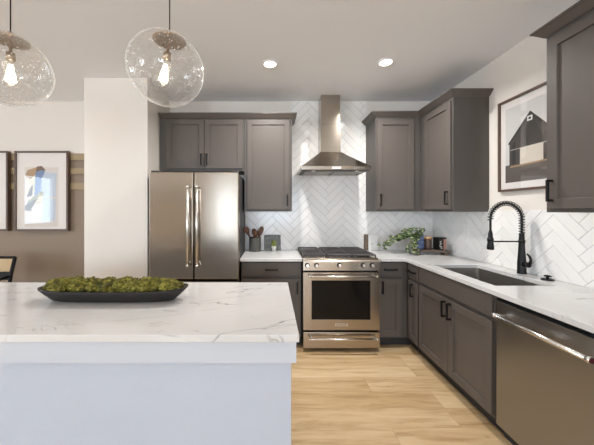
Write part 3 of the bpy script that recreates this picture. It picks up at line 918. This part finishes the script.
# ------------------------------------------------------------ pendants
def pendant(x, y, label, off, tilt, lean):
    zc_ = 2.140; r = .195
    t = thing('pendant_lamp', label, 'pendant lamp', (x, y, zc_), 'glass globe pendants over the island')
    N2 = 40; top = .38
    prof = [(r*math.sin(a), r*math.cos(a)) for a in [top+(PI-top)*k/N2 for k in range(N2+1)]]
    prof[-1] = (0, -r)
    bm = B(); lathe(bm, prof, (0, 0, 0), 64)
    sq = .945
    mt = Matrix.Translation((x+off, y, zc_)) @ Matrix.Rotation(tilt, 4, 'Y') @ Matrix.Diagonal((1, 1, sq, 1))
    bm.transform(mt); obj('glass_shade', bm, 'globe', t)
    cr = r*math.sin(top)+.012; cz = r*math.cos(top)*sq-.016
    bm = B(); lathe(bm, [(0, cz+.004), (cr*.5, cz+.001), (cr*.9, cz-.006), (cr, cz-.004), (cr, cz), (cr*.75, cz+.014), (cr*.3, cz+.022), (.010, cz+.025), (.010, cz+.045), (0, cz+.045)], (x, y, zc_), 48); cap = obj('cap', bm, 'brass', t)
    bm = B(); tube(bm, [(x, y, zc_+cz+.04), (x, y, ZC-.02)], .0032, 8); obj('cord', bm, 'black', t)
    bm = B(); lathe(bm, [(.0, -.022), (.055, -.022), (.060, -.016), (.060, 0), (0, 0)], (x, y, ZC-.0005), 32); obj('canopy', bm, 'brass', t)
    LM = Matrix.Translation((x, y, zc_+cz)) @ Matrix.Rotation(lean, 4, 'Y') @ Matrix.Translation((0, 0, -cz))
    bm = B(); lathe(bm, [(.008, cz-.004), (.008, .090), (.020, .088), (.021, .050), (.0, .050)], (0, 0, 0), 20); bm.transform(LM); obj('socket', bm, 'brass', t)
    bm = B(); lathe(bm, [(.013, .050), (.015, .035), (.026, .005), (.038, -.030), (.040, -.055), (.032, -.080), (.014, -.094), (0, -.097)], (0, 0, 0), 28); bm.transform(LM); bulb = obj('bulb', bm, 'bulb_glass', t)
    bm = B()
    for k in range(8):
        a = 2*PI*k/8; tube(bm, [(.006*math.cos(a), .006*math.sin(a), .025), (.022*math.cos(a), .022*math.sin(a), -.060)], .0035, 5)
    bm.transform(LM); obj('filament', bm, 'filament', bulb)
    return t
pendant(-.541, 1.48, 'glass globe pendant lamp hanging second from left, fully in view', -.018, .25, .16)
pendant(-1.382, 1.48, 'glass globe pendant lamp cut by the left edge of the photo', -.010, .25, 0)

# ------------------------------------------------------------ recessed lights
def can(x, y, label, power):
    t = thing('recessed_light', label, 'ceiling light', (x, y, ZC), 'recessed ceiling lights')
    bm = B(); lathe(bm, [(.056, -.0005), (.078, -.0005), (.080, -.004), (.076, -.007), (.058, -.005), (.055, -.002), (.056, -.0005)], (x, y, ZC), 40); obj('trim_ring', bm, 'white', t)
    bm = B(); lathe(bm, [(0, -.003), (.056, -.003), (.056, -.0008), (0, -.0008)], (x, y, ZC), 32); obj('lens', bm, 'can_lens', t)
    l = bpy.data.lights.new('lamp_light', 'AREA'); l.shape = 'DISK'; l.size = .10; l.energy = power; l.color = (1, .97, .94)
    l.spread = math.radians(150)
    o = bpy.data.objects.new('lamp_light', l); COL.objects.link(o); o.parent = t; o.location = (0, 0, -.006)
    return t
can(-.018, 2.573, 'round recessed ceiling light in front of the range hood, left one', 17)
can(1.033, 2.545, 'round recessed ceiling light nearer the right wall cabinets', 17)
can(-.018, .55, 'round recessed ceiling light above the camera position', 2)
can(1.033, .55, 'round recessed ceiling light above the near right counter', 3)
can(-2.35, 2.0, 'round recessed ceiling light over the dining side near the pictures', 4)
can(-3.6, 2.0, 'round recessed ceiling light in the far left of the dining side', 4)
can(-2.35, -.6, 'round recessed ceiling light behind the island', 3)
can(-.018, -1.6, 'round recessed ceiling light near the rear windows', 3)

# ------------------------------------------------------------ pictures
def picture(name, label, u0, u1, z0, z1, face, w, depth, fw, shapes, art):
    """face 'y': hangs on Y=w, u = X; face 'x': hangs on X=w, u = distance measured in -Y from u0"""
    if face == 'y':
        P = lambda u, d, z: (u, w-d, z); base = ((u0+u1)/2, w, z0)
    else:
        P = lambda u, d, z: (w-d, -u, z); base = (w, -(u0+u1)/2, z0)
    t = thing(name, label, 'picture', base)
    def bb(bm, a0, a1, d0, d1, c0, c1, bev=0, mi=0):
        p, q = P(a0, d0, c0), P(a1, d1, c1); box(bm, p[0], q[0], p[1], q[1], p[2], q[2], bev, 1, mi)
    bm = B()
    bb(bm, u0, u0+fw, .001, depth, z0, z1, .001); bb(bm, u1-fw, u1, .001, depth, z0, z1, .001)
    bb(bm, u0+fw, u1-fw, .001, depth, z0, z0+fw, .001); bb(bm, u0+fw, u1-fw, .001, depth, z1-fw, z1, .001)
    obj('frame', bm, 'frame', t)
    bm = B(); bb(bm, u0+fw*.8, u1-fw*.8, .002, depth-.016, z0+fw*.8, z1-fw*.8); obj('mat_board', bm, 'mat', t)
    bm = B(); mats = []; d = depth-.016; a0, a1, b0, b1 = art
    for k, (mat, pts) in enumerate(shapes):
        if mat not in mats: mats.append(mat)
        dd = d+.0002+.0002*k
        pp = [P(a0+(a1-a0)*u, dd, b0+(b1-b0)*v) for u, v in pts]
        f = bm.faces.new([bm.verts.new(p) for p in pp]); f.material_index = mats.index(mat)
    obj('print', bm, mats, t)
    bm = B(); bb(bm, u0+fw*.7, u1-fw*.7, depth-.007, depth-.005, z0+fw*.7, z1-fw*.7); obj('glass', bm, 'pane', t)
    return t
for n_, c_ in dict(a_paper=(214, 208, 202), a_brown=(112, 84, 64), a_tan=(176, 146, 112), a_blue=(112, 140, 178), a_dark=(78, 70, 64),
                   a_cream=(214, 206, 184), a_olive=(150, 146, 116), a_pale=(190, 202, 216), b_sky=(208, 207, 204), b_roof=(44, 41, 40), b_wall=(66, 60, 56),
                   b_field=(92, 84, 78), b_cloth=(206, 198, 186), b_white=(228, 226, 222), b_bench=(158, 130, 98), b_line=(188, 182, 174), bk=(150, 146, 142)).items():
    M[n_] = flat('print_'+n_, c_)
abs1 = [('a_paper', [(0, 0), (1, 0), (1, 1), (0, 1)]),
        ('a_cream', [(.02, .55), (.35, .60), (.5, .92), (.1, .88)]),
        ('a_tan', [(.0, .84), (.16, .80), (.42, .92), (.52, .99), (.36, 1.0), (.08, .95)]),
        ('a_brown', [(.33, .92), (.48, .90), (.62, .95), (.50, 1.02), (.36, 1.01)]),
        ('a_dark', [(.06, .50), (.22, .52), (.24, .72), (.14, .62)]),
        ('a_blue', [(.28, .50), (.46, .58), (.60, .94), (.50, .95), (.32, .92)]),
        ('a_pale', [(.46, .50), (.92, .50), (.95, .90), (.60, .92), (.5, .8)]),
        ('a_olive', [(.02, .30), (.24, .36), (.60, .56), (.50, .60), (.10, .44)]),
        ('a_dark', [(.0, .28), (.22, .26), (.18, .30), (.40, .44), (.30, .46), (.02, .36)]),
        ('a_cream', [(.26, .36), (.50, .40), (.56, .52), (.44, .52)]),
        ('a_pale', [(.52, .08), (.90, .10), (.92, .46), (.55, .50)])]
picture('framed_print', 'large framed abstract print in blue and tan, fully in view on the taupe wall', -3.128, -2.475, 1.149, 2.120, 'y', YW-.018, .045, .022, abs1, (-3.01, -2.60, 1.20, 1.925))
abs2 = [('a_paper', [(0, 0), (1, 0), (1, 1), (0, 1)]), ('a_pale', [(.4, .2), (.95, .25), (.9, .8), (.5, .85)]), ('a_blue', [(.3, .3), (.7, .35), (.6, .6), (.35, .55)]),
        ('a_tan', [(.1, .6), (.4, .7), (.3, .95), (.05, .8)]), ('a_dark', [(.2, .15), (.5, .1), (.45, .25)])]
picture('framed_print', 'large framed print cut off by the left edge of the photo', -3.859, -3.206, 1.149, 2.120, 'y', YW-.018, .045, .022, abs2, (-3.74, -3.33, 1.20, 1.925))
barn = [('b_sky', [(0, 0), (1, 0), (1, 1), (0, 1)]),
        ('b_wall', [(.08, .1), (.86, .1), (.86, .52), (.47, .86), (.08, .53)]),
        ('b_roof', [(.06, .50), (.06, .53), (.47, .865), (.89, .53), (.89, .50), (.47, .80)]),
        ('b_roof', [(.36, .1), (.70, .1), (.70, .50), (.53, .76), (.36, .64)]),
        ('b_roof', [(.14, .22), (.20, .22), (.20, .54), (.14, .50)]),
        ('b_field', [(0, 0), (1, 0), (1, .22), (0, .235)]),
        ('b_white', [(.42, .745), (.51, .745), (.51, .805), (.42, .805)]), ('b_roof', [(.442, .76), (.488, .76), (.488, .79), (.442, .79)]),
        ('b_line', [(.10, .425), (1, .43), (1, .438), (.10, .433)]),
        ('b_bench', [(.10, .195), (.95, .215), (.95, .235), (.10, .215)]),
        ('b_cloth', [(.29, .22), (.69, .23), (.69, .435), (.29, .435)]),
        ('b_bench', [(.33, .205), (.80, .215), (.80, .232), (.33, .222)])]
picture('barn_picture', 'framed black and white picture of a barn on the right wall', -2.43, -1.82, 1.556, 2.320, 'x', XW, .03, .018, barn, (-2.365, -1.885, 1.628, 2.245))

# outlet on the right wall tiles
t = thing('wall_outlet', 'white electrical outlet plate on the right wall tiles near the corner', 'outlet', (XW-.009, 2.85, 1.14))
bm = B(); box(bm, XW-.0135, XW-.0085, 2.815, 2.885, 1.140, 1.255, .002); pl = obj('plate', bm, 'white', t)
for z in (1.172, 1.223):
    bm = B(); box(bm, XW-.0150, XW-.0134, 2.833, 2.867, z-.014, z+.014, .0006); obj('socket', bm, 'white_cer', pl)

# ------------------------------------------------------------ left counter items
cx, cy, cz = -.203, 3.33, CT1+.0005
bm = B(); lathe(bm, [(0, 0), (.064, 0), (.069, .004), (.070, .155), (.072, .160), (.072, .165), (.066, .165), (.065, .012), (0, .010)], (cx, cy, cz), 36)
tag(origin_mesh(obj('utensil_crock', bm, 'crock'), (cx, cy, cz)), 'round dark grey crock of wooden utensils left of the range', 'crock')
def spoon(bx0, by0, tx, ty, tz, hw, hl, label, slot=False):
    t = thing('wooden_spoon', label, 'utensil', (bx0, by0, cz+.014), 'wooden utensils in the crock')
    a = Vector((bx0, by0, cz+.014)); b = Vector((tx, ty, tz)); d = (b-a).normalized()
    L = (b-a).length; hs = L-hl
    bm = B(); tube(bm, [a, a+d*hs*.5, a+d*(hs+.01)], [.007, .0075, .0085], 10); obj('handle', bm, 'spoon_wood', t)
    bm = B(); u = Vector((1, 0, 0)); u = (u-d*u.dot(d)).normalized(); w_ = d.cross(u)
    prof = [(0, .25), (.15, .6), (.4, .95), (.65, 1.0), (.85, .8), (.96, .45), (1, .08)]
    rings = []
    for s, f in prof:
        c = a+d*(hs+hl*s)
        rings.append([bm.verts.new(c+u*math.cos(q)*hw*f+w_*math.sin(q)*.007*f) for q in [2*PI*k/14 for k in range(14)]])
    for A_, B_ in zip(rings, rings[1:]):
        for k in range(14): bm.faces.new((A_[k], A_[(k+1) % 14], B_[(k+1) % 14], B_[k]))
    bm.faces.new(rings[0]); bm.faces.new(rings[-1])
    obj('spoon_head', bm, 'spoon_wood', t, True)
spoon(cx+.01, cy-.01, cx-.115, cy-.03, 1.205, .031, .10, 'wooden spoon leaning farthest left out of the crock')
spoon(cx+.03, cy+.01, cx-.02, cy+.03, 1.180, .030, .09, 'shorter wooden spoon standing in the middle of the crock')
spoon(cx-.035, cy, cx+.018, cy-.045, 1.160, .031, .085, 'lowest wooden spoon at the front of the crock')
spoon(cx-.01, cy+.02, cx+.088, cy+.01, 1.205, .030, .13, 'wooden spatula leaning to the right of the crock')

# leaning print and succulent
bm = B(); prism(bm, [(-.097, 3.408, cz), (.107, 3.408, cz), (.107, 3.440, cz+.185), (-.097, 3.440, cz+.185)], (0, 0, 0), (0, .008, 0))
o = obj('printed_board', bm, 'mosaic'); origin_mesh(o, (0, 3.41, cz)); tag(o, 'small grey speckled board leaning on the tiles behind the succulent', 'board')
t = thing('potted_succulent', 'tiny yellow green succulent in a white pot left of the range', 'plant', (.022, 3.345, cz))
bm = B(); lathe(bm, [(0, 0), (.024, 0), (.030, .055), (.032, .06), (.028, .06), (.027, .048), (0, .046)], (.022, 3.345, cz), 28); obj('pot', bm, 'white_cer', t)
bm = B(); random.seed(4)
for k in range(46):
    a = k*2.399; ph = .15+1.15*(k/46); L = random.uniform(.035, .05)*(1.0 if k % 2 else .8)
    d = Vector((math.cos(a)*math.sin(ph), math.sin(a)*math.sin(ph), math.cos(ph))); p0 = Vector((.022, 3.345, cz+.058+.035*(1-k/46)))
    tube(bm, [p0, p0+d*L*.5, p0+d*L*.85, p0+d*L], [.004, .0095, .0075, .001], 7)
obj('leaves', bm, 'succ', t, True)

# ------------------------------------------------------------ recipe book right of the range
t = thing('recipe_book', 'white upright book with a brown spine standing right of the range', 'book', (1.21, 3.41, cz))
bm = B(); box(bm, 1.125, 1.170, 3.395, 3.43, cz, cz+.192, .002); obj('spine', bm, 'spine', t)
bm = B(); box(bm, 1.170, 1.285, 3.397, 3.43, cz, cz+.190, .002); obj('cover', bm, 'white', t)
bm = B()
for z, w_ in ((.145, .022), (.078, .030), (.070, .018), (.030, .014)): box(bm, 1.215-w_/2, 1.215+w_/2, 3.3962, 3.3972, cz+z, cz+z+.0035)
obj('marking', bm, 'bk', t)

# ------------------------------------------------------------ corner tray, plant, jar, tin
ang = math.radians(-14); tcx, tcy = 1.755, 3.10
def TR(u, v): return (tcx+u*math.cos(ang)-v*math.sin(ang), tcy+u*math.sin(ang)+v*math.cos(ang))
t = thing('wooden_riser', 'dark wooden riser tray on feet in the counter corner', 'riser', (tcx, tcy, cz))
def rb(bm, u0, u1, v0, v1, z0, z1):
    fs = prism(bm, [(*TR(u0, v0), z0), (*TR(u1, v0), z0), (*TR(u1, v1), z0), (*TR(u0, v1), z0)], (0, 0, 0), (0, 0, z1-z0))
bm = B(); rb(bm, -.175, .175, -.075, .075, cz+.032, cz+.052); obj('top', bm, 'tray_wood', t)
bm = B(); rb(bm, -.150, -.118, -.068, .068, cz, cz+.032); obj('foot', bm, 'tray_wood', t)
bm = B(); rb(bm, .118, .150, -.068, .068, cz, cz+.032); obj('foot', bm, 'tray_wood', t)
for v_ in (-.080, .0755):
    bm = B(); rb(bm, -.178, .178, v_, v_+.0045, cz+.036, cz+.056); obj('edge_strip', bm, 'tray_wood', t)

tz = cz+.0525
px_, py_ = TR(-.118, .0)
t = thing('potted_ivy', 'trailing variegated ivy in a blue ribbed pot on the riser', 'plant', (px_, py_, tz))
bm = B(); prof = [(0, 0), (.044, 0), (.050, .006)]
for k in range(3):
    for j in range(7):
        f = j/6; prof.append((.052+.006*math.sin(PI*f), .008+k*.045+.043*f))
prof += [(.053, .143), (.049, .143), (.047, .125), (0, .123)]
lathe(bm, prof, (px_, py_, tz), 36); obj('pot', bm, 'blue_cer', t)
bm = B(); lathe(bm, [(0, .127), (.0465, .125)], (px_, py_, tz), 24); obj('soil', bm, 'soil', t)
random.seed(21); stems = B(); leaves = B()
def leaf(bm, p, d, up, s):
    d = d.normalized(); side = d.cross(up).normalized(); up2 = side.cross(d)
    out = [(0, 0), (.18, .30), (.05, .50), (.40, .52), (.75, .30), (1.0, 0)]
    L_ = [bm.verts.new(p+d*s*a+side*s*b+up2*s*(-.10*b*2+.05*a)) for a, b in out]
    R_ = [bm.verts.new(p+d*s*a-side*s*b+up2*s*(-.10*b*2+.05*a)) for a, b in out[1:-1]]
    for k in range(1, 5):
        pass
    # fan along the midrib
    mid = [L_[0], bm.verts.new(p+d*s*.4+up2*s*.06), L_[-1]]
    for sgn, S in ((1, L_[1:-1]), (-1, R_)):
        poly = [mid[0]]+list(S)+[mid[2], mid[1]]
        try: bm.faces.new(poly if sgn > 0 else poly[::-1])
        except ValueError: pass
vines = [  # end points (dx, dy, z above counter) relative to the pot
    (-.40, .05, .085), (-.30, .10, .12), (-.24, -.02, .17), (-.13, -.13, .005), (-.12, -.15, .002), (-.17, -.10, .03), (-.30, .0, .10), (-.16, .08, .22), (-.06, .05, .25), (.03, -.02, .235), (.05, .05, .22), (-.20, .12, .16), (-.11, -.09, .10), (-.36, .10, .06)]
for (dx, dy, ez) in vines:
    a = Vector((px_, py_, tz+.13)); b = Vector((px_+dx, py_+dy, cz+.008+ez))
    top = max(a.z, b.z)+random.uniform(.035, .075)
    m1 = Vector((a.x+dx*.25, a.y+dy*.25, top)); m2 = Vector((a.x+dx*.75, a.y+dy*.75, (top+b.z)/2+.02))
    pts = []
    for k in range(15):
        s = k/14; pts.append((1-s)**3*a+3*(1-s)**2*s*m1+3*(1-s)*s*s*m2+s**3*b)
    for q in pts:
        q.y = min(q.y, YW-.03); q.z = max(q.z, cz+.006)
    tube(stems, pts, .0017, 5)
    nl = max(6, int((Vector((dx, dy, 0)).length+.08)*46))
    for k in range(nl):
        s = (k+.7)/nl; i = min(13, int(s*14)); p = pts[i].lerp(pts[i+1], s*14-i)
        dd = (pts[i+1]-pts[i]).normalized()
        az = random.uniform(0, 2*PI)
        d = (dd*.5+Vector((math.cos(az), math.sin(az)*.8-.25, random.uniform(-.5, .45)))).normalized()
        sz = random.uniform(.034, .056)
        p2 = p+d*.008
        tip = p2+d*sz
        if tip.y > YW-.015 or tip.z < cz+.002: continue
        if (Vector((tip.x-px_, tip.y-py_, 0)).length < .066 or Vector((p2.x-px_, p2.y-py_, 0)).length < .060) and min(tip.z, p2.z) < tz+.14: continue
        if max(tip.x, p2.x) > px_-.035 and min(tip.y, p2.y) < py_+.03 and min(tip.z, p2.z) < tz+.135: continue
        leaf(leaves, p2, d, Vector((random.uniform(-.4, .4), -.55, .8)), sz)
obj('stems', stems, 'stem', t); obj('foliage', leaves, 'leaf', t, False, False)

jx, jy = TR(-.018, .033)
t = thing('storage_jar', 'small brown filled jar with a pale wooden lid on the riser', 'jar', (jx, jy, tz))
bm = B(); lathe(bm, [(0, 0), (.036, 0), (.038, .005), (.038, .105), (.034, .112), (0, .112)], (jx, jy, tz), 32); obj('body', bm, 'tray_wood', t)
bm = B(); lathe(bm, [(0, .1125), (.043, .1125), (.045, .118), (.045, .130), (.041, .136), (0, .136)], (jx, jy, tz), 32); obj('lid', bm, 'light_wood', t)
ux, uy = TR(.086, -.012)
t = thing('square_tin', 'black square tin with white marks and a copper side on the riser', 'tin', (ux, uy, tz))
def rbox(bm, cx_, cy_, hx_, hy_, z0, z1, a, mi=0):
    c, s = math.cos(a), math.sin(a)
    q = [(cx_+u*c-v*s, cy_+u*s+v*c, z0) for u, v in ((-hx_, -hy_), (hx_, -hy_), (hx_, hy_), (-hx_, hy_))]
    return prism(bm, q, (0, 0, 0), (0, 0, z1-z0), mi)
ta = math.radians(12)
bm = B(); rbox(bm, ux, uy, .046, .04, tz, tz+.125, ta)
obj('body', bm, 'black', t)
def on_face(u, d): 
    c, s = math.cos(ta), math.sin(ta); return (ux+u*c-(-.04-d)*s, uy+u*s+(-.04-d)*c)
bm = B()
p, q = on_face(.014, .0006), on_face(.045, .0006)
f = bm.faces.new([bm.verts.new((*p, tz+.004)), bm.verts.new((*q, tz+.004)), bm.verts.new((*q, tz+.120)), bm.verts.new((*p, tz+.120))]); obj('side_panel', bm, 'copper', t)
bm = B()
for (u, z, r0) in ((-.018, .085, .013), (-.022, .052, .012), (-.010, .028, .010)):
    pts = [(*on_face(u+r0*math.cos(a), .001), tz+z+r0*math.sin(a)) for a in [PI*.3+1.5*PI*k/12 for k in range(13)]]
    tube(bm, pts, .0026, 5)
obj('marking', bm, 'b_white', t)
bm = B(); rbox(bm, ux, uy, .050, .044, tz+.1255, tz+.136, ta); obj('lid', bm, 'black', t)

# ------------------------------------------------------------ dining chair at the left edge
ch = thing('dining_chair', 'black framed dining armchair with tan cane back by the taupe wall', 'chair', (-3.02, 2.75, 0))
x0, x1, yb_, yf = -3.27, -2.77, 2.98, 2.5
def bar(a, b, r=.016): 
    bm = B(); tube(bm, [a, b], r, 8); return bm
for (x, y) in ((x0+.02, yf), (x1-.02, yf)): obj('leg', bar((x, y, 0), (x, y, .44), .018), 'black', ch)
for x, sgn in ((x0+.02, -1), (x1-.02, 1)):
    bm = B(); tube(bm, [(x, yb_-.03, 0), (x, yb_-.04, .42), (x+sgn*.012, yb_, .72), (x+sgn*.028, yb_+.03, .895)], .018, 8); obj('leg', bm, 'black', ch)
bm = B(); box(bm, x0+.01, x1-.01, yf-.02, yb_-.03, .40, .44, .006); obj('seat_frame', bm, 'black', ch)
bm = B(); box(bm, x0+.02, x1-.02, yf-.01, yb_-.06, .44, .49, .015, 3); obj('seat', bm, 'cushion', ch)
bm = B(); tube(bm, [(x0-.008, yb_+.03, .892), (x1+.008, yb_+.03, .892)], .014, 8); obj('top_rail', bm, 'black', ch)
bm = B(); box(bm, x0+.01, x1-.01, yb_-.015, yb_+.015, .66, .745, .006); obj('lower_rail', bm, 'black', ch)
bm = B(); prism(bm, [(x0+.02, yb_+.005, .745), (x1-.02, yb_+.005, .745), (x1-.005, yb_+.026, .882), (x0+.005, yb_+.026, .882)], (0, 0, 0), (0, .008, 0)); obj('cane_panel', bm, 'cushion', ch)
for x in (x0+.015, x1-.015):
    bm = B(); tube(bm, [(x, yf, .44), (x, yf, .64), (x, yf+.03, .665), (x, yb_, .70)], .014, 8); obj('armrest', bm, 'black', ch)
